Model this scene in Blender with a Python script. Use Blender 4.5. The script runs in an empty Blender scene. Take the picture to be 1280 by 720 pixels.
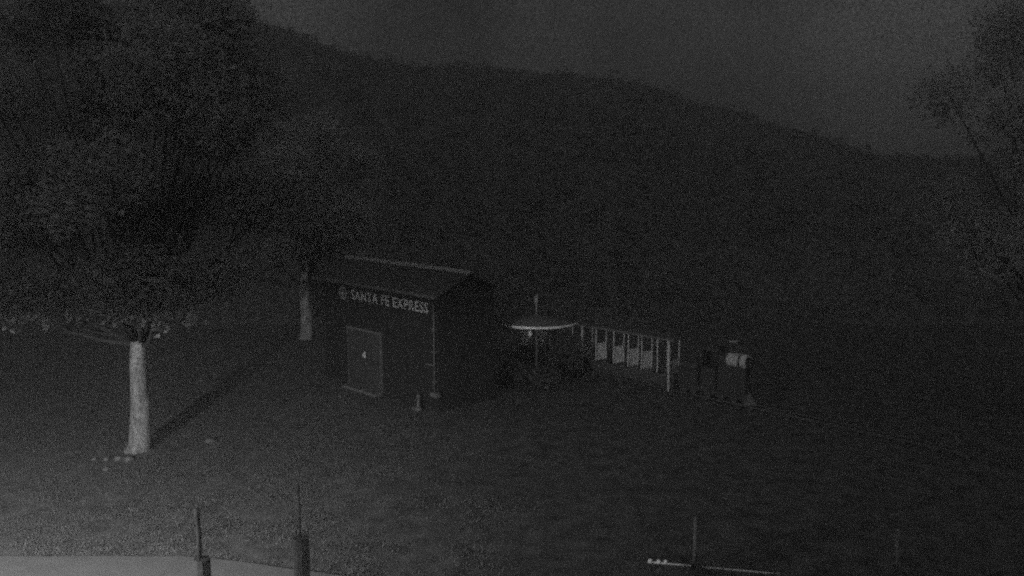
import bpy, math, random
from mathutils import Vector, Matrix, noise
R = math.radians
random.seed(11)
sc = bpy.context.scene
C = sc.collection

# ------------------------------------------------------------------ camera
cam = bpy.data.cameras.new('camera'); co = bpy.data.objects.new('camera', cam); C.objects.link(co)
cam.sensor_width = 36; cam.lens = 1108 / 1280 * 36; cam.clip_end = 3000
co.location = (0, 0, 8.75); co.rotation_euler = (R(90) - math.atan(150 / 1108), 0, 0)
sc.camera = co
# ------------------------------------------------------------------ night sky (monochrome camera: grey)
MOON_EL, MOON_AZ = R(28), R(190)        # light from behind the camera
w = bpy.data.worlds.new('World'); sc.world = w; w.use_nodes = True
nt = w.node_tree; nt.nodes.clear()
sky = nt.nodes.new('ShaderNodeTexSky'); sky.sky_type = 'NISHITA'; sky.sun_disc = False
sky.sun_elevation = MOON_EL; sky.sun_rotation = MOON_AZ
bw = nt.nodes.new('ShaderNodeRGBToBW'); nt.links.new(sky.outputs[0], bw.inputs[0])
tc = nt.nodes.new('ShaderNodeTexCoord')
n1 = nt.nodes.new('ShaderNodeTexNoise'); n1.inputs['Scale'].default_value = 3.2; n1.inputs['Detail'].default_value = 5
nt.links.new(tc.outputs['Generated'], n1.inputs['Vector'])
n2 = nt.nodes.new('ShaderNodeTexNoise'); n2.inputs['Scale'].default_value = 420; n2.inputs['Detail'].default_value = 2
nt.links.new(tc.outputs['Generated'], n2.inputs['Vector'])
def wmap(src, lo, hi):
    m = nt.nodes.new('ShaderNodeMapRange'); m.inputs['From Min'].default_value = .25; m.inputs['From Max'].default_value = .75
    m.inputs['To Min'].default_value = lo; m.inputs['To Max'].default_value = hi; nt.links.new(src, m.inputs[0]); return m.outputs[0]
def wmul(a, b):
    m = nt.nodes.new('ShaderNodeMath'); m.operation = 'MULTIPLY'; nt.links.new(a, m.inputs[0]); nt.links.new(b, m.inputs[1]); return m.outputs[0]
def wmap2(src, lo, hi):
    o = wmap(src, lo, hi); m = o.node; m.inputs['From Min'].default_value = .36; m.inputs['From Max'].default_value = .64; return o
val = wmul(wmul(bw.outputs[0], wmap2(n1.outputs[0], .25, 1.75)), wmap(n2.outputs[0], .2, 1.8))
bg = nt.nodes.new('ShaderNodeBackground'); bg.inputs['Strength'].default_value = .0083
nt.links.new(val, bg.inputs['Color'])
wo = nt.nodes.new('ShaderNodeOutputWorld'); nt.links.new(bg.outputs[0], wo.inputs['Surface'])
# ------------------------------------------------------------------ moon: the one sun lamp, very soft
sl = bpy.data.lights.new('moon', 'SUN'); sl.energy = .56; sl.angle = R(175); sl.color = (1, 1, 1)
so = bpy.data.objects.new('moon', sl); C.objects.link(so)
so.rotation_euler = (R(62), 0, R(-10))
# ------------------------------------------------------------------ exposure, sampling
sc.view_settings.view_transform = 'Standard'; sc.view_settings.look = 'None'
sc.view_settings.exposure = 0; sc.view_settings.gamma = 1; sc.view_settings.use_curve_mapping = False
sc.cycles.use_denoising = False
sc.cycles.max_bounces = 4; sc.cycles.volume_bounces = 1; sc.cycles.diffuse_bounces = 2; sc.cycles.glossy_bounces = 2
sc.cycles.use_adaptive_sampling = True; sc.cycles.adaptive_threshold = .35; sc.cycles.adaptive_min_samples = 2
sc.cycles.pixel_filter_type = 'BLACKMAN_HARRIS'; sc.cycles.filter_width = 2.2; sc.cycles.sample_clamp_indirect = .15

# ================================================================== helpers
MATS = {}
def mat(name, v, rough=.8, var=.35, scale=6, bump=.0, spec=.3, metal=0, fine=0, stretch=None):
    """grey procedural paint: two scales of noise round value v"""
    if name in MATS: return MATS[name]
    m = bpy.data.materials.new(name); m.use_nodes = True; t = m.node_tree
    b = t.nodes['Principled BSDF']; b.inputs['Roughness'].default_value = rough
    b.inputs['Specular IOR Level'].default_value = spec; b.inputs['Metallic'].default_value = metal
    c = t.nodes.new('ShaderNodeTexCoord')
    vec = c.outputs['Object']
    if stretch:
        mp = t.nodes.new('ShaderNodeMapping'); mp.inputs['Scale'].default_value = stretch
        t.links.new(vec, mp.inputs['Vector']); vec = mp.outputs[0]
    n = t.nodes.new('ShaderNodeTexNoise'); n.inputs['Scale'].default_value = scale; n.inputs['Detail'].default_value = 8
    n.inputs['Roughness'].default_value = .68
    t.links.new(vec, n.inputs['Vector'])
    r = t.nodes.new('ShaderNodeMapRange'); r.inputs['From Min'].default_value = .3; r.inputs['From Max'].default_value = .7
    r.inputs['To Min'].default_value = v * (1 - var); r.inputs['To Max'].default_value = v * (1 + var)
    t.links.new(n.outputs[0], r.inputs[0])
    out = r.outputs[0]
    if fine:
        n2 = t.nodes.new('ShaderNodeTexNoise'); n2.inputs['Scale'].default_value = fine; n2.inputs['Detail'].default_value = 3
        t.links.new(vec, n2.inputs['Vector'])
        r2 = t.nodes.new('ShaderNodeMapRange'); r2.inputs['From Min'].default_value = .3; r2.inputs['From Max'].default_value = .7
        r2.inputs['To Min'].default_value = .45; r2.inputs['To Max'].default_value = 1.55
        t.links.new(n2.outputs[0], r2.inputs[0])
        mm = t.nodes.new('ShaderNodeMath'); mm.operation = 'MULTIPLY'
        t.links.new(out, mm.inputs[0]); t.links.new(r2.outputs[0], mm.inputs[1]); out = mm.outputs[0]
    t.links.new(out, b.inputs['Base Color'])
    if bump:
        bp = t.nodes.new('ShaderNodeBump'); bp.inputs['Strength'].default_value = bump; bp.inputs['Distance'].default_value = .05
        t.links.new(n.outputs[0], bp.inputs['Height']); t.links.new(bp.outputs[0], b.inputs['Normal'])
    MATS[name] = m
    return m

class MB:
    """collects vertices and faces of one mesh"""
    def __init__(s): s.v = []; s.f = []
    def box(s, x0, x1, y0, y1, z0, z1, M=None):
        k = len(s.v)
        for z in (z0, z1):
            for x, y in ((x0, y0), (x1, y0), (x1, y1), (x0, y1)):
                p = Vector((x, y, z)); s.v.append(tuple(M @ p if M else p))
        s.f += [tuple(k + i for i in q) for q in ((0, 3, 2, 1), (4, 5, 6, 7), (0, 1, 5, 4), (1, 2, 6, 5), (2, 3, 7, 6), (3, 0, 4, 7))]
        return s
    def tube(s, pts, rad, n=8, jitter=0):
        """rings along pts; rad one number or one per point"""
        rad = rad if isinstance(rad, (list, tuple)) else [rad] * len(pts)
        pts = [Vector(p) for p in pts]; base = len(s.v)
        for i, p in enumerate(pts):
            d = (pts[min(i + 1, len(pts) - 1)] - pts[max(i - 1, 0)]).normalized()
            a = d.orthogonal() if abs(d.z) < .9 else Vector((1, 0, 0)) - d * d.x
            a.normalize(); b = d.cross(a)
            for k in range(n):
                t = 2 * math.pi * k / n; r = rad[i] * (1 + random.uniform(-jitter, jitter))
                s.v.append(tuple(p + a * (r * math.cos(t)) + b * (r * math.sin(t))))
        for i in range(len(pts) - 1):
            for k in range(n):
                a0 = base + i * n + k; a1 = base + i * n + (k + 1) % n
                s.f.append((a0, a1, a1 + n, a0 + n))
        s.f.append(tuple(base + k for k in reversed(range(n))))
        s.f.append(tuple(base + (len(pts) - 1) * n + k for k in range(n)))
        return s
    def lathe(s, prof, n=40, o=(0, 0, 0)):
        base = len(s.v); m = len(prof)
        for r, z in prof:
            for k in range(n):
                t = 2 * math.pi * k / n; s.v.append((o[0] + r * math.cos(t), o[1] + r * math.sin(t), o[2] + z))
        for i in range(m - 1):
            for k in range(n):
                a = base + i * n + k; b = base + i * n + (k + 1) % n; s.f.append((a, b, b + n, a + n))
        return s
    def leaf(s, c, size, nrm):
        nrm = nrm.normalized(); a = nrm.orthogonal().normalized(); a = Matrix.Rotation(random.uniform(0, 6.28), 3, nrm) @ a
        b = nrm.cross(a); k = len(s.v); a = a * size; b = b * size * .55
        s.v += [tuple(c - a), tuple(c - b), tuple(c + a), tuple(c + b)]; s.f.append((k, k + 1, k + 2, k + 3))
    def build(s, name, m, parent=None, smooth=False, loc=None):
        me = bpy.data.meshes.new(name); me.from_pydata(s.v, [], s.f); me.update()
        if smooth: me.polygons.foreach_set('use_smooth', [True] * len(me.polygons))
        me.materials.append(m)
        return link(name, me, parent, loc)
def link(name, me, parent=None, loc=None):
    o = bpy.data.objects.new(name, me); C.objects.link(o)
    if parent: o.parent = parent
    if loc: o.location = loc
    return o
def tag(o, label=None, cat=None, group=None, kind=None):
    for k, v in (('label', label), ('category', cat), ('group', group), ('kind', kind)):
        if v: o[k] = v
    return o
def empty(name, loc, rz=0):
    o = bpy.data.objects.new(name, None); C.objects.link(o); o.location = loc; o.rotation_euler = (0, 0, rz); o.empty_display_size = .3
    return o
def copy_tree(o, parent=None):
    c = o.copy(); C.objects.link(c); c.parent = parent
    for ch in list(o.children): copy_tree(ch, c)
    return c
def rv(): return Vector((random.gauss(0, 1), random.gauss(0, 1), random.gauss(0, 1)))

# ------------------------------------------------------------------ materials
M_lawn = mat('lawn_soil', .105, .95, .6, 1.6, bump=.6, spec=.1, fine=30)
t = M_lawn.node_tree; pb = t.nodes['Principled BSDF']; src = pb.inputs['Base Color'].links[0].from_socket   # soil darker right of a wavy line: fading of the lamplight painted in
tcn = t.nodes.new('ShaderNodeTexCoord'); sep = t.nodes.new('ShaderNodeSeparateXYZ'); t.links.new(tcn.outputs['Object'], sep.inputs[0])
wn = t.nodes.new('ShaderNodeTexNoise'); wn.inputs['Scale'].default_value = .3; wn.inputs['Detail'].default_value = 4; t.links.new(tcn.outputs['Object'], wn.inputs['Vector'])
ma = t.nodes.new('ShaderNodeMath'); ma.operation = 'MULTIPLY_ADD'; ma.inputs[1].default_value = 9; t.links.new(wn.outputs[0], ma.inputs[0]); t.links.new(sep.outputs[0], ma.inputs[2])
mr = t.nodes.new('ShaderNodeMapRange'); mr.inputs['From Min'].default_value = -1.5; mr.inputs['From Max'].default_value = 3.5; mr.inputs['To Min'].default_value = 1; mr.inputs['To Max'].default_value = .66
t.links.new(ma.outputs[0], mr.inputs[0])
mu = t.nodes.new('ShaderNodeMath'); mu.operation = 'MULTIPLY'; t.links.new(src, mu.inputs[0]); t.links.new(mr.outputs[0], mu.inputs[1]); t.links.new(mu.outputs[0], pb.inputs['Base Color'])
M_grass = mat('grass_blades', .10, .8, .5, 3, spec=.15, fine=30)
M_path = mat('pale_concrete', .15, .85, .16, 2.2, bump=.15, spec=.2, fine=60)
M_hill = mat('hill_soil', .092, .95, .15, .05, spec=.05, fine=4)
M_scrub = mat('hill_scrub', .2, .9, .25, .3, spec=.05)
M_bark = mat('pale_bark', .21, .9, .6, 5, bump=1.0, spec=.1, fine=28, stretch=(1, 1, .35))
M_bark2 = mat('grey_bark', .3, .9, .5, 5, bump=1.0, spec=.1, fine=28, stretch=(1, 1, .35))
M_shrub = mat('shrub_leaves', .13, .7, .3, 1.2, spec=.1)
M_limb = mat('dark_limb', .045, .9, .4, 5, spec=.1)
M_leaf = mat('tree_leaves', .31, .7, .35, 1.2, spec=.1)
M_leaf2 = mat('dark_leaves', .42, .7, .3, 1.2, spec=.1)
for m in (M_leaf, M_leaf2, M_scrub, M_shrub):          # thin leaves let light through
    t = m.node_tree; pb = t.nodes['Principled BSDF']; src = pb.inputs['Base Color'].links[0].from_socket
    tl = t.nodes.new('ShaderNodeBsdfTranslucent'); t.links.new(src, tl.inputs[0]); mx = t.nodes.new('ShaderNodeMixShader'); mx.inputs[0].default_value = .5
    t.links.new(pb.outputs[0], mx.inputs[1]); t.links.new(tl.outputs[0], mx.inputs[2]); t.links.new(mx.outputs[0], t.nodes['Material Output'].inputs['Surface'])
M_wall = mat('dark_boards', .024, .8, .3, 3, bump=.3, spec=.1, fine=20, stretch=(6, 6, .4))
M_roof = mat('dark_roofing', .07, .85, .35, 4, bump=.4, spec=.1, fine=25)
M_trim = mat('grey_trim', .12, .7, .35, 8)
M_door = mat('door_paint', .052, .6, .3, 5, fine=25)
M_metal = mat('bare_metal', .5, .35, .3, 9, metal=.6, spec=.5)
M_letter = mat('pale_lettering', .42, .7, .35, 7, fine=40)
M_emblem = mat('faded_emblem', .3, .7, .4, 7)
M_white = mat('white_paint', .85, .45, .15, 7, spec=.4, fine=35)
M_rim = mat('glossy_white_rim', .8, .28, .12, 3, spec=.6)
M_coach = mat('dark_coach_paint', .055, .5, .3, 6)
M_seat = mat('dark_seat', .08, .6, .3, 6)
M_post = mat('pale_post_paint', .5, .6, .3, 7)
M_dimseat = mat('grey_seat_back', .3, .6, .3, 6, fine=35)
M_loco = mat('black_engine_paint', .035, .45, .3, 6)
M_silver = mat('silver_boiler', .36, .5, .25, 9, fine=40)
M_rail = mat('rusty_rail', .055, .6, .3, 8)
M_tie = mat('old_tie', .06, .9, .4, 6)
M_stake = mat('dark_timber', .12, .9, .4, 8, bump=.4)
M_pole = mat('dark_iron', .09, .7, .3, 8)
M_stone = mat('pale_stone', .14, .85, .3, 9, bump=.4)
M_pipe = mat('pale_pipe', .15, .4, .3, 9, fine=30)
M_railpipe = mat('pale_rail_pipe', .5, .35, .4, 9, fine=30)
M_cloth = mat('dark_canopy', .07, .85, .3, 5)

# ================================================================== the setting
def hgt(x, y):
    return .05 * noise.noise(Vector((x * .25, y * .25, 0))) + .03 * noise.noise(Vector((x * .9, y * .9, 3)))
g = MB(); xs = [-140, -100, -80] + [-60 + i * .75 for i in range(161)] + [80, 100, 140]
ys = [-30, -20, -10] + [i * .75 for i in range(90)] + [80, 100, 120, 140]
for y in ys:
    for x in xs: g.v.append((x, y, hgt(x, y) - .03 if 15 < y < 66 and abs(x) < 59 else -.03))
W = len(xs)
for j in range(len(ys) - 1):
    for i in range(W - 1): a = j * W + i; g.f.append((a, a + 1, a + W + 1, a + W))
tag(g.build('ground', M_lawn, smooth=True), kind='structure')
# concrete path across the front
p = MB(); edge = []
for i in range(61):
    x = -30 + i * .75
    yb = 19.05 if x < -7 else 19.05 - (x + 7) * .29
    edge.append((x, yb + .10 * noise.noise(Vector((x * .8, 0, 7))) + .05 * noise.noise(Vector((x * 3, 0, 2)))))
for x, y in edge: p.v += [(x, -5, .05), (x, y, .05), (x, y + .03, -.12)]
for i in range(60):
    a = i * 3; p.f += [(a, a + 3, a + 4, a + 1), (a + 1, a + 4, a + 5, a + 2)]
tag(p.build('path', M_path), kind='structure')
# hill behind
RIDGE = [(-200, 8), (100, 10), (285, 22), (370, 48), (450, 70), (520, 80), (600, 88), (720, 94), (800, 103), (900, 132), (1000, 163), (1080, 190), (1200, 196), (1500, 170)]
RY = 66.
def ridge_z(x):
    px = 640 + x / RY * 1108
    for (a, ya), (b, yb) in zip(RIDGE, RIDGE[1:]):
        if px <= b: break
    t = max(0, min(1, (px - a) / (b - a))); y = ya + (yb - ya) * t
    return 8.5 + RY * (210 - y) / 1108
def hill_z(x, y):
    t = (y - 49 - 3.5 * noise.noise(Vector((x * .11, 0, 4))) - 1.2 * noise.noise(Vector((x * .4, 0, 8)))) / (RY - 49)
    e = t * t * (3 - 2 * t) if t < 1 else max(-.1, 1 - ((t - 1) * .5) ** 2)
    if t < 0: e = -.03
    return ridge_z(max(-100, min(100, x))) * e + .5 * e * noise.noise(Vector((x * .13, y * .13, 1))) - .15
h = MB(); hx = [-120 + i * 2 for i in range(121)]; hy = [47 + i * 2 for i in range(36)]
for y in hy:
    for x in hx: h.v.append((x, y, hill_z(x, y)))
W = len(hx)
for j in range(len(hy) - 1):
    for i in range(W - 1): a = j * W + i; h.f.append((a, a + 1, a + W + 1, a + W))
tag(h.build('hill', M_hill, smooth=True), kind='structure')
s = MB()
for i in range(9000):
    y = random.uniform(50, 72); x = random.uniform(-.75, .75) * y
    c = Vector((x, y, hill_z(x, y))); r = random.uniform(.18, .55) * (1.9 if random.random() < .12 else 1)
    for k in range(9):
        d = rv().normalized(); d.z = abs(d.z)
        s.leaf(c + d * r * random.uniform(.3, 1), r * random.uniform(.2, .4), d + rv() * .5)
tag(s.build('hillside_scrub', M_scrub), 'dark scrub covering the hill behind the little station', 'scrub', kind='stuff')
# lawn
s = MB()
for i in range(120000):
    y = random.uniform(17.5, 34) if random.random() < .8 else random.uniform(30, 46)
    x = random.uniform(-.66, .4) * y
    yb = 19.05 if x < -7 else 19.05 - (x + 7) * .29
    if y < yb - .02: continue
    c = Vector((x, y, hgt(x, y) - .03)); m = noise.noise(Vector((x * .7, y * .7, 5)))
    if m < random.uniform(-.6, .1) or x + 4.5 * noise.noise(Vector((x * .3, y * .3, 9))) > random.uniform(-8, 1): continue
    for k in range(3):
        t = random.uniform(0, 6.28); hh = random.uniform(.025, .06) * (1 + .6 * m); ww = random.uniform(.01, .024)
        dx, dy = math.cos(t), math.sin(t); o = c + Vector((random.uniform(-.06, .06), random.uniform(-.06, .06), -.01)); q = len(s.v)
        s.v += [(o.x - dx * ww, o.y - dy * ww, o.z), (o.x + dx * ww, o.y + dy * ww, o.z), (o.x + dy * hh * .6, o.y - dx * hh * .6, o.z + hh)]
        s.f.append((q, q + 1, q + 2))
tag(s.build('grass', M_grass), 'short rough grass of the lawn around the tree', 'grass', kind='stuff')

# ================================================================== trees
def tree(name, loc, height, base_r, top, lean, blobs, nleaf, size, mbark, mleaf, label, flare=1.35):
    root = empty(name, loc); tag(root, label, 'tree')
    t = MB(); pts = []; rad = []
    for k in (0, .03, .06, .1, .16, .25, .37, .5, .62, .75, .88, 1):
        pts.append((lean[0] * k + .06 * math.sin(k * 7), lean[1] * k, -.15 + top * k))
        rad.append(base_r * ((1 - .45 * k) + (flare - 1) * max(0, 1 - k * 9) ** 2))
    t.tube(pts, rad, 14, .07); end = Vector(pts[-1]); tk = t.build('trunk', mbark, root, True)
    for b in blobs:
        c = Vector(b[:3]); st = Vector(pts[random.choice((4, 5, 6, 7))]) * .3 + end * .7
        mid = (st + c) / 2 + Vector((0, 0, -.4)) + rv() * .25
        MB().tube([st, (st + mid) / 2 + rv() * .08, mid, c], [base_r * .3, base_r * .2, base_r * .12, .03], 6, .05).build('limb', M_limb, tk, True)
    s = MB(); vol = [b[3] ** 2 for b in blobs]
    for i in range(nleaf // 9):
        b = random.choices(blobs, vol)[0]; c = Vector(b[:3]); d = rv().normalized()
        c = c + Vector((d.x * b[3], d.y * b[3], d.z * b[3] * .75)) * random.random() ** .45
        for k in range(9):
            o = rv() * size * 1.7
            s.leaf(c + o, size * random.uniform(.6, 1.3), rv() + Vector((0, 0, .6)))
    s.build('crown', mleaf, root)
    return root
def crown(cx, cy, z0, z1, r, n, rb, seed, bottom=.55):
    random.seed(seed); L = []
    for i in range(n):
        k = random.random(); z = z0 + (z1 - z0) * k
        rr = r * (bottom + (1 - bottom) * math.sin(min(1, k * 1.6) * math.pi / 2)) * math.sqrt(max(.05, 1 - max(0, k - .55) ** 2 * 4))
        a = random.uniform(0, 6.28); q = rr * math.sqrt(random.random())
        L.append((cx + q * math.cos(a), cy + q * math.sin(a), z, rb * random.uniform(.7, 1.25)))
    return L
tree('shade_tree', (-11.72, 26.85, 0), 15, .34, 4.6, (.25, .2), crown(-.4, .8, 4.9, 14.5, 4.8, 46, 1.35, 3, .95) + [(.2, -1.2, 5.1, 1.0), (-1.6, -1.4, 5.1, 1.1), (-3.2, -.6, 5.0, 1.1), (1.7, -.8, 5.3, 1.1), (0, 1, 5.3, 1.2), (-4.3, 0, 5.1, 1.0), (3, .2, 5.4, 1.0)], 64000, .10, M_bark, M_leaf,
     'big leafy tree with a thick pale lit trunk on the lawn')
tree('tree', (-10.7, 45.2, 0), 11, .33, 4.2, (.1, 0), crown(0, .3, 4.8, 11, 3.4, 20, 1.3, 5, .8), 18000, .12, M_bark2, M_leaf2,
     'dark tree with a dim grey trunk behind the station end')
tree('tree', (19.8, 31, 0), 14, .35, 4.5, (-.3, 0), crown(-1.4, 0, 5.5, 14.5, 4.7, 26, 1.35, 8, .7), 17000, .11, M_bark2, M_leaf2,
     'dark tree reaching over the ground beyond the engine')
def shrub(loc, r, hh, n, label, seed):
    random.seed(seed); root = empty('shrub', loc); tag(root, label, 'shrub', 'shrubs by the round canopy')
    st = MB()
    for i in range(7):
        a = random.uniform(0, 6.28); q = r * random.uniform(.3, .8)
        st.tube([(0, 0, -.05), (q * .4 * math.cos(a), q * .4 * math.sin(a), hh * .4), (q * math.cos(a), q * math.sin(a), hh * .85)], [.03, .02, .008], 5)
    st.build('stem', M_bark2, root)
    s = MB()
    for i in range(n):
        d = rv().normalized(); q = random.random() ** .4
        c = Vector((d.x * r * q, d.y * r * q, hh * .52 + d.z * hh * .48 * q)) + rv() * .05
        s.leaf(c, random.uniform(.05, .11), rv() + Vector((0, 0, .5)))
    s.build('foliage', M_shrub, root)

# ================================================================== station building
TH = R(43.7); RZ = -(math.pi / 2 - TH)
st = empty('station_building', (-6.31, 34.98, 0), RZ)
tag(st, 'dark little station building with SANTA FE EXPRESS lettered along its wall', 'building')
X0, X1, D, EZ, PZ = -2.2, 5.3, 2.7, 4.36, 4.93
b = MB(); k = 0
b.v = [(X0, 0, -.1), (X1, 0, -.1), (X1, D, -.1), (X0, D, -.1), (X0, 0, EZ), (X1, 0, EZ), (X1, D, EZ), (X0, D, EZ), (X0, D / 2, PZ - .06), (X1, D / 2, PZ - .06)]
b.f = [(0, 1, 5, 4), (1, 2, 6, 9, 5), (2, 3, 7, 6), (3, 0, 4, 8, 7)]
b.build('wall', M_wall, st)
ang = math.atan2(PZ - EZ, D / 2)
def roof_side(sg):
    b = MB(); e = -.35
    y0, z0 = e, EZ + (e) * math.tan(ang); y1, z1 = D / 2, PZ
    f = (lambda y: y) if sg > 0 else (lambda y: D - y)
    x0, x1 = X0 - .35, X1 + .3
    b.v = [(x0, f(y0), z0), (x1, f(y0), z0), (x1, f(y1), z1), (x0, f(y1), z1), (x0, f(y0), z0 + .09), (x1, f(y0), z0 + .09), (x1, f(y1), z1 + .09), (x0, f(y1), z1 + .09)]
    b.f = [(0, 3, 2, 1), (4, 5, 6, 7), (0, 1, 5, 4), (1, 2, 6, 5), (2, 3, 7, 6), (3, 0, 4, 7)]
    o = b.build('roof', M_roof, st)
    for i in range(14):                       # raised seams
        x = x0 + .3 + i * (x1 - x0 - .6) / 13; q = MB()
        q.v = [(x - .02, f(y0), z0 + .085), (x + .02, f(y0), z0 + .085), (x + .02, f(y1), z1 + .085), (x - .02, f(y1), z1 + .085),
               (x - .02, f(y0), z0 + .12), (x + .02, f(y0), z0 + .12), (x + .02, f(y1), z1 + .12), (x - .02, f(y1), z1 + .12)]
        q.f = b.f; q.build('seam', M_roof, o)
    return o
r1 = roof_side(1); roof_side(-1)
for i in range(7):                            # ridge cap in lengths
    a = X0 - .35 + i * 1.165; q = MB(); tl = random.uniform(-.012, .012)
    yc = D / 2; z = PZ + .10
    q.v = [(a, yc - .16, z - .07), (a, yc, z + .05), (a, yc + .16, z - .07), (a + 1.15, yc - .16, z - .07 + tl), (a + 1.15, yc, z + .05 + tl), (a + 1.15, yc + .16, z - .07 + tl)]
    q.f = [(0, 3, 4, 1), (1, 4, 5, 2), (0, 1, 2), (3, 5, 4)]
    q.build('ridge_cap', M_metal, r1)
MB().box(X0 - .36, X1 + .31, -.40, -.353, EZ - .16, EZ - .045).build('fascia', M_trim, st)
# battens up the wall
for i in range(19):
    x = X0 + .05 + i * .4
    if -.45 < x < 1.95: z0 = 2.5
    else: z0 = 0
    MB().box(x - .025, x + .025, -.022, 0, z0, EZ - .03).build('batten', M_wall, st)
d = MB().box(-.33, 1.83, -.07, -.004, .12, 2.36).build('door', M_door, st)
for (a, c, e, f_) in ((-.33, -.22, .12, 2.36), (1.72, 1.83, .12, 2.36), (-.22, 1.72, 2.24, 2.36), (-.22, 1.72, .12, .26), (-.22, 1.72, 1.18, 1.3), (.69, .81, .26, 1.18), (.69, .81, 1.3, 2.24)):
    MB().box(a, c, -.10, -.071, e, f_).build('rail', M_door, d)
hd = MB().tube([(.845, -.10, 1.36), (.845, -.17, 1.38), (.845, -.17, 1.5), (.845, -.10, 1.52)], .03, 8)
hd.box(.80, .89, -.125, -.099, 1.33, 1.56); hd.build('handle', M_white, d)
MB().box(-.40, -.335, -.09, -.003, 0, 2.46).build('door_frame', M_trim, st)
MB().box(1.835, 1.90, -.09, -.003, 0, 2.46).build('door_frame', M_trim, st)
MB().box(-.335, 1.835, -.09, -.003, 2.365, 2.46).build('door_frame', M_trim, st)
stp = MB().box(-.4, 1.9, -.42, -.02, -.1, .10).build('step', M_pipe, st)
# downpipe by the corner
dp = MB().tube([(5.2, -.33, 4.2), (5.2, -.12, 3.9), (5.2, -.10, 3.5), (5.2, -.10, .75)], .034, 8).build('downpipe', M_trim, st, True)
MB().tube([(5.17, -.10, 1.72), (4.72, -.10, 1.7)], .03, 6).build('arm', M_pipe, dp)
MB().box(5.06, 5.4, -.2, -.01, .58, .74).build('drain_box', M_pipe, dp)
for z in (1.1, 2.2, 3.0): MB().box(5.13, 5.27, -.16, -.001, z, z + .05).build('clip', M_trim, dp)
# lettering
def text_mesh(body, size, name):
    cu = bpy.data.curves.new(name, 'FONT'); cu.body = body; cu.size = size; cu.extrude = .006; cu.offset = .014; cu.space_character = 1.12
    cu.resolution_u = 3
    o = bpy.data.objects.new(name, cu); C.objects.link(o); bpy.context.view_layer.update()
    me = bpy.data.meshes.new_from_object(o.evaluated_get(bpy.context.evaluated_depsgraph_get()))
    bpy.data.objects.remove(o); return me
me = text_mesh('SANTA FE EXPRESS', 1.0, 'lettering')
bx = [v.co.x for v in me.vertices]; by = [v.co.y for v in me.vertices]
sx = 4.92 / (max(bx) - min(bx)); sy = .40 / (max(by) - min(by))
for v in me.vertices:
    x, y, z = v.co; v.co = ((x - min(bx)) * sx - .12, -.032 - z, 3.55 + (y - min(by)) * sy)
par = list(range(len(me.vertices)))            # each letter its own piece
def find(i):
    while par[i] != i: par[i] = par[par[i]]; i = par[i]
    return i
for e in me.edges: par[find(e.vertices[0])] = find(e.vertices[1])
isl = {}
for pl in me.polygons: isl.setdefault(find(pl.vertices[0]), []).append(tuple(pl.vertices))
letters = []
for fs in isl.values():
    ids = sorted({i for f in fs for i in f}); x0 = min(me.vertices[i].co.x for i in ids); x1 = max(me.vertices[i].co.x for i in ids)
    for L in letters:
        if x0 < L[1] - .02 and x1 > L[0] + .02: L[0] = min(L[0], x0); L[1] = max(L[1], x1); L[2].extend(fs); break
    else: letters.append([x0, x1, list(fs)])
for x0, x1, fs in sorted(letters, key=lambda q: q[0]):
    ids = sorted({i for f in fs for i in f}); ix = {i: k for k, i in enumerate(ids)}
    q = MB(); q.v = [tuple(me.vertices[i].co) for i in ids]; q.f = [tuple(ix[i] for i in f) for f in fs]
    q.build('letter', M_letter, st)
em = MB()                                      # ring with a cross in it
for k in range(28):
    a, c = 2 * math.pi * k / 28, 2 * math.pi * (k + 1) / 28; q = len(em.v)
    for t, r in ((a, .27), (c, .27), (c, .21), (a, .21)): em.v.append((-.74 + r * math.cos(t), -.032, 3.74 + r * math.sin(t)))
    em.f.append((q, q + 1, q + 2, q + 3))
em.box(-.945, -.535, -.034, -.026, 3.705, 3.775); em.box(-.775, -.705, -.037, -.0345, 3.535, 3.945)
em.build('emblem', M_emblem, st)
# hydrant by the wall
hy = empty('hydrant', Vector((-6.31, 34.98, 0)) + Matrix.Rotation(RZ, 3, 'Z') @ Vector((4.5, -.3, 0)), RZ)
tag(hy, 'short pale standpipe tap in front of the station wall', 'standpipe')
MB().lathe([(.0, -.05), (.13, -.05), (.13, .06), (.06, .08), (.045, .42), (.07, .46), (.06, .54), (0, .57)], 12).build('body', M_pipe, hy, True)
MB().tube([(0, 0, .4), (0, -.12, .4), (0, -.15, .34)], .025, 8).build('spout', M_pipe, hy, True)
MB().box(-.14, .02, -.2, .1, -.02, .12).build('foot', M_pipe, hy)

# ================================================================== train
T0 = Vector((6.12, 34.08, 0)); RT = Matrix.Rotation(RZ, 3, 'Z')
def tw(x, y, z=0): return T0 + RT @ Vector((x, y, z))
tr = empty('railway_track', tw(0, .34), RZ); tag(tr, 'narrow miniature railway track running under the small train', 'track')
for y in (-.2, .2): MB().box(-24, 14, y - .022, y + .022, .05, .12).build('rail', M_rail, tr)
sm = MB().box(-.07, .07, -.42, .42, -.06, .049).build('sleeper', M_tie, tr, loc=(-23.8, 0, 0)).data
for i in range(1, 76): link('sleeper', sm, tr, (-23.8 + i * .5, 0, 0))
def wheelset(parent, x):
    for y in (.11, .57):
        w_ = MB().lathe([(0, -.03), (.13, -.03), (.13, .0), (.16, .0), (.16, .03), (0, .03)], 18)
        w_.v = [(vx, vz, vy) for vx, vy, vz in w_.v]
        w_.build('wheel', M_rail, parent, loc=(x, y, .28))
PX = [-3.72, -2.75, -1.985, -1.29, -.51, .05]
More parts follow.
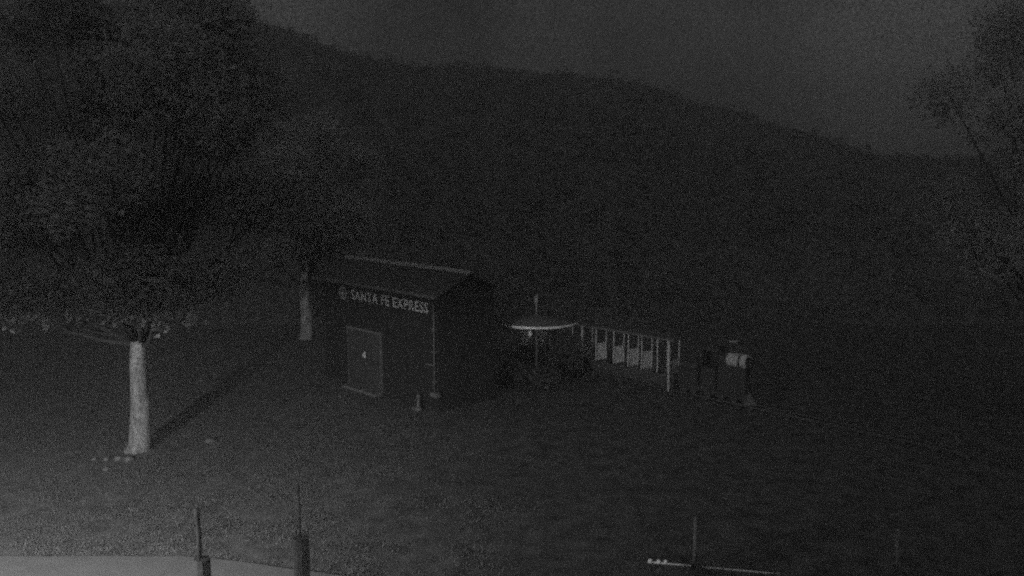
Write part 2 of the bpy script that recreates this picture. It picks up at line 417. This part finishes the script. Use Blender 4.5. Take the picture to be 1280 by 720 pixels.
def coach(dx, label, length=None):
    c = empty('open_coach', tw(dx, 0), RZ); tag(c, label, 'train coach', 'coaches of the small train')
    MB().box(-3.95, .3, -.025, .685, .30, .42).build('floor', M_coach, c)
    ro = MB()
    prof = [(-.12, 2.10), (-.06, 2.17), (.34, 2.27), (.74, 2.17), (.80, 2.10)]
    for x in (-4.0, .36):
        ro.v += [(x, y, z) for y, z in prof]
    ro.f = [(i, i + 1, i + 6, i + 5) for i in range(4)] + [(4, 3, 2, 1, 0), (5, 6, 7, 8, 9), (0, 5, 9, 4)]
    ro = ro.build('roof', M_coach, c)
    a = -3.98
    for ln in (1.3, .9, .95, 1.17):           # edging in lengths, weathered differently
        MB().box(a, a + ln - .02, -.145, -.122, 2.085, 2.135).build('edging', M_pipe, ro); a += ln
    for i, x in enumerate(PX):
        for y in (0, .66):
            z0 = .05 if (i == 5 and y == 0) else .5
            q = .035 if z0 < .1 else .022; MB().box(x - q, x + q, y - q, y + q, z0, 2.11).build('post', M_post, c)
        if i != 4:
            MB().box(x - .045, x - .005, .036, .624, .68, 1.39 if i < 5 else 1.25).build('seat_back', M_white if i < 5 else M_dimseat, c)
        MB().box(x + .04, min(.29, x + .42), .03, .63, .62, .69).build('seat', M_seat, c)
        MB().box(x + .05, min(.25, x + .36), .10, .56, .42, .62).build('seat_base', M_coach, c)
    for y in (-.06, .69): MB().box(-3.95, 0, y, y + .03, .36, .70).build('side_panel', M_coach, c)
    MB().box(-3.9, .25, .02, .06, .20, .30).build('frame', M_coach, c); MB().box(-3.9, .25, .62, .66, .20, .30).build('frame', M_coach, c)
    for x in (-3.3, -2.7, -.9, -.3): wheelset(c, x)
    return c
c1 = coach(0, 'open-sided coach with pale posts and seat backs, coupled next to the engine')
c2 = copy_tree(c1); c2.location = tw(-4.55, 0); c2['label'] = 'open-sided coach half hidden behind shrubs and the round canopy'
# engine with its tender
lo = empty('steam_engine', tw(.42, 0), RZ); tag(lo, 'miniature black steam engine with a pale silver boiler front', 'locomotive')
MB().box(.05, 2.95, .06, .62, .30, .5).build('frame', M_loco, lo)
td = MB().box(.05, .95, .02, .66, .5, 1.15).build('tender', M_loco, lo)
MB().box(.12, .88, .10, .58, 1.15, 1.3).build('coal', M_tie, td)
MB().box(1.08, 1.14, .02, .66, .5, 1.9).build('cab_wall', M_loco, lo)
for y in (.02, .63): MB().box(1.141, 1.75, y, y + .03, .5, 1.3).build('cab_side', M_loco, lo)
cr = MB()
for x in (1.0, 1.85): cr.v += [(x, y, z) for y, z in ((-.06, 1.95), (.05, 2.06), (.34, 2.12), (.63, 2.06), (.74, 1.95))]
cr.f = [(i, i + 1, i + 6, i + 5) for i in range(4)] + [(4, 3, 2, 1, 0), (5, 6, 7, 8, 9), (0, 5, 9, 4)]
cr.build('cab_roof', M_loco, lo)
for y in (.04, .64): MB().tube([(1.72, y, 1.3), (1.72, y, 2.0)], .02, 6).build('cab_post', M_loco, lo)
def drum(name, x0, x1, r, m, z=1.68, n=20): return MB().tube([(x0, .34, z), (x0 + .03, .34, z), (x1 - .03, .34, z), (x1, .34, z)], [r * .95, r, r, r * .93], n).build(name, m, lo)
drum('boiler', 1.751, 2.12, .27, M_loco); drum('boiler_jacket', 2.13, 2.60, .26, M_silver); drum('boiler', 2.605, 2.68, .24, M_loco); sb = drum('smokebox', 2.69, 2.93, .265, M_silver)
MB().tube([(2.931, .34, 1.68), (2.96, .34, 1.68)], [.2, .18], 18).build('smokebox_door', M_loco, sb)
MB().lathe([(.07, 1.85), (.07, 2.28), (.12, 2.34), (.13, 2.40), (.10, 2.41), (.06, 2.3)], 16, (2.28, .34, 0)).build('chimney', M_loco, lo, True)
MB().lathe([(.132, 2.36), (.15, 2.37), (.15, 2.41), (.132, 2.42)], 16, (2.28, .34, 0)).build('chimney_rim', M_dimseat, lo, True)
MB().box(1.76, 2.95, .14, .54, .501, 1.48).build('firebox', M_loco, lo)
pl = MB(); pl.v = [(2.95, .04, .12), (2.95, .64, .12), (3.35, .34, .12), (2.95, .1, .5), (2.95, .58, .5), (3.05, .34, .5)]
pl.f = [(0, 1, 2), (3, 5, 4), (0, 2, 5, 3), (2, 1, 4, 5), (1, 0, 3, 4)]
pl.build('cow_catcher', M_seat, lo)
for x in (.3, .7, 1.4, 1.95, 2.5): wheelset(lo, x)
# round canopy
cn = empty('round_canopy', (1.02, 36.0, .12), 0); tag(cn, 'round flat canopy with a glossy white rim and a mast on top', 'canopy')
MB().tube([(0, 0, -.25), (0, 0, 2.5)], .06, 10).build('post', M_pole, cn, True)
MB().lathe([(0, 2.52), (1.6, 2.40), (1.66, 2.40), (1.715, 2.455), (1.72, 2.47), (0, 2.66)], 56).build('roof', M_cloth, cn, True)
rm = MB().lathe([(1.665, 2.33), (1.70, 2.34), (1.71, 2.38), (1.70, 2.44), (1.665, 2.45)], 72).build('rim', M_rim, cn, True)
ms = MB().tube([(0, 0, 2.58), (-.02, -.1, 2.8), (-.02, -.1, 3.35)], [.035, .035, .03], 8).build('mast', M_dimseat, cn, True)
MB().lathe([(0, 3.06), (.03, 3.08), (.05, 3.16), (.085, 3.2), (.085, 3.42), (.05, 3.46), (0, 3.47)], 12, (-.02, -.1, 0)).build('finial', M_dimseat, ms, True)
for k in range(8):
    a = k * math.pi / 4 + .2; MB().tube([(.06 * math.cos(a), .06 * math.sin(a), 2.2), (1.6 * math.cos(a), 1.6 * math.sin(a), 2.345)], .015, 6).build('rib', M_pole, cn)
MB().tube([(.1, -.8, 2.02), (.25, -.8, 2.03), (.42, -.8, 2.0), (.5, -.8, 1.9), (.52, -.8, 1.4)], .015, 6).build('bracket', M_pipe, cn, True)
lt = MB().lathe([(0, 1.93), (.05, 1.94), (.09, 1.99), (.085, 2.08), (.05, 2.13), (.02, 2.15), (.02, 2.30), (0, 2.30)], 14, (-.28, -1.0, 0)).build('lantern', M_white, cn, True)
MB().tube([(-.28, -1.0, 2.29), (-.28, -1.0, 2.44)], .012, 6).build('hook', M_pole, lt)
shrub((.1, 35.3, 0), .6, .95, 1500, 'low dark shrub under the edge of the round canopy by the station', 21)
shrub((1.35, 34.9, 0), .7, .8, 1600, 'spreading low dark shrub before the post of the round canopy', 22)
shrub((2.35, 36.6, 0), .6, 1.7, 2200, 'tall dark shrub standing between the round canopy and the coaches', 23)
shrub((1.95, 37.15, 0), .6, 1.9, 1600, 'narrow dark shrub hiding the end coach behind the round canopy', 24)

# ================================================================== foreground
def gate_post(loc, th, tz, ox, rr, label, seed):
    random.seed(seed)
    o = empty('timber_post', loc); tag(o, label, 'post', 'timber posts before the path')
    MB().tube([(0, 0, -.1), (.005, 0, th * .5), (0, .01, th - .03), (0, .01, th)], [.125, .12, .12, .117], 10, .04).build('timber', M_stake, o)
    MB().tube([(ox, 0, th - .02), (ox + .006, 0, (th + tz) / 2), (ox - .004, .01, tz - .14), (ox - .01, .01, tz - .13), (ox - .01, .01, tz)], [rr, rr, rr, rr * 1.4, rr * 1.35], 8).build('rod', M_pole, o, True)
gate_post((-4.602, 12.5, 0), 3.007, 3.776, -0.035, .036, 'dark timber post with an off-centre rod standing before the pale path', 31)
gate_post((-3.131, 12.5, 0), 3.331, 4.156, -0.003, .014, 'dark timber post with a thin central rod standing before the lawn', 32)
MB_ = empty('low_pipe_rail', (3.22, 18.6, 0), R(-11)); tag(MB_, 'low pale pipe rail lying along the dark ground edge', 'rail')
MB().tube([(-.22, 0, .10), (.72, 0, .10)], .028, 8).build('pipe', M_railpipe, MB_, True)
MB().tube([(.95, 0, .09), (2.6, 0, .08)], .022, 8).build('pipe', M_railpipe, MB_, True)
for x in (-.16, .02, .18): MB().lathe([(0, .09), (.045, .10), (.05, .14), (.03, .175), (0, .18)], 10, (x, 0, 0)).build('cap', M_white, MB_, True)
for x in (-.1, .66, 1.0, 2.5): MB().box(x - .03, x + .03, -.03, .03, -.1, .1).build('foot', M_rail, MB_)
for loc, zz, lb in (((4.03, 18.6, 0), 1.1, 'slim dim grey stake rising from the low pipe rail'), ((8.35, 18.3, 0), .95, 'slim dim grey stake alone on the dark ground')):
    o = empty('stake', loc); tag(o, lb, 'stake', 'slim stakes')
    MB().tube([(0, 0, -.1), (0, 0, zz)], [.05, .042], 8).build('shaft', M_trim, o, True)
    MB().lathe([(.042, zz), (.055, zz + .01), (.05, zz + .05), (0, zz + .06)], 8).build('top', M_trim, o, True)
random.seed(40)
SPOTS = [(-12.75, 25.9, .10, 'smallest pale stone left of the tree foot'), (-12.4, 25.95, .13, 'pale round stone beside the tree foot'), (-12.05, 25.85, .14, 'brightest pale stone touching the tree foot'),
         (-12.35, 25.0, .09, 'small stone in the grass just before the tree foot'), (-9.75, 27.7, .15, 'flat pale stone on the lawn beside the trunk shadow'), (-13.1, 25.9, .08, 'pale pebble at the end of the stone row')]
for x, y, r, lb in SPOTS:
    x += .45 if x < -11 else 0
    s = MB().lathe([(0, -.6), (.7, -.5), (1, -.1), (.9, .35), (.5, .62), (0, .7)], 9)
    s.v = [tuple(Vector(v) * r * (1 + .55 * noise.noise(Vector(v) * 1.3 + Vector((x, y, 0))))) for v in s.v]
    tag(s.build('stone', M_stone, loc=(x, y, r * .12 + hgt(x, y) - .03)), lb, 'stone', 'stones at the tree foot')

# ================================================================== yard floodlight left of the camera (its beam and shadows show in the picture)
FL = Vector((-11.6, 8.0, 4.6))
fl = empty('floodlight', (FL.x, FL.y - .4, 0)); tag(fl, 'yard floodlight on a pole lighting the lawn, visor added to cut its beam', 'floodlight')
MB().tube([(0, 0, -.2), (0, 0, 4.7)], [.09, .06], 10).build('pole', M_pole, fl, True)
hs = MB().box(-.2, .2, .06, .26, 4.46, 4.7).build('housing', M_pole, fl)
hp = MB(); hp.v = [(x, y, z + dz) for dz in (0, .015) for x, y, z in ((-.3, .261, 4.69), (.3, .261, 4.69), (.8, 1.3, 4.575), (-.8, 1.3, 4.575))]  # unseen visor plate, added to keep the beam off the tree crown
hp.f = [(0, 3, 2, 1), (4, 5, 6, 7), (0, 1, 5, 4), (1, 2, 6, 5), (2, 3, 7, 6), (3, 0, 4, 7)]; hp.build('added_visor', M_pole, hs)
ld = bpy.data.lights.new('flood_beam', 'SPOT'); ld.energy = 15500; ld.spot_size = R(122); ld.spot_blend = 1.0; ld.shadow_soft_size = .04
lo_ = bpy.data.objects.new('flood_beam', ld); C.objects.link(lo_); lo_.parent = hs; lo_.location = (0, .4, 4.6)
lo_.rotation_euler = Vector((math.sin(R(7)), math.cos(R(7)), math.tan(R(-4)))).to_track_quat('-Z', 'Y').to_euler()

# ================================================================== thin mist volume, added to lift the dark tones to grey
hz = MB().box(-150, 150, -40, 150, -1.2, 22.5); hm = bpy.data.materials.new('mist'); hm.use_nodes = True; t = hm.node_tree; t.nodes.clear()
pv = t.nodes.new('ShaderNodeVolumePrincipled'); pv.inputs['Color'].default_value = (.95, .95, .95, 1); pv.inputs['Density'].default_value = .015; pv.inputs['Anisotropy'].default_value = .9
ou = t.nodes.new('ShaderNodeOutputMaterial'); t.links.new(pv.outputs[0], ou.inputs['Volume'])
tag(hz.build('haze', hm), kind='stuff')
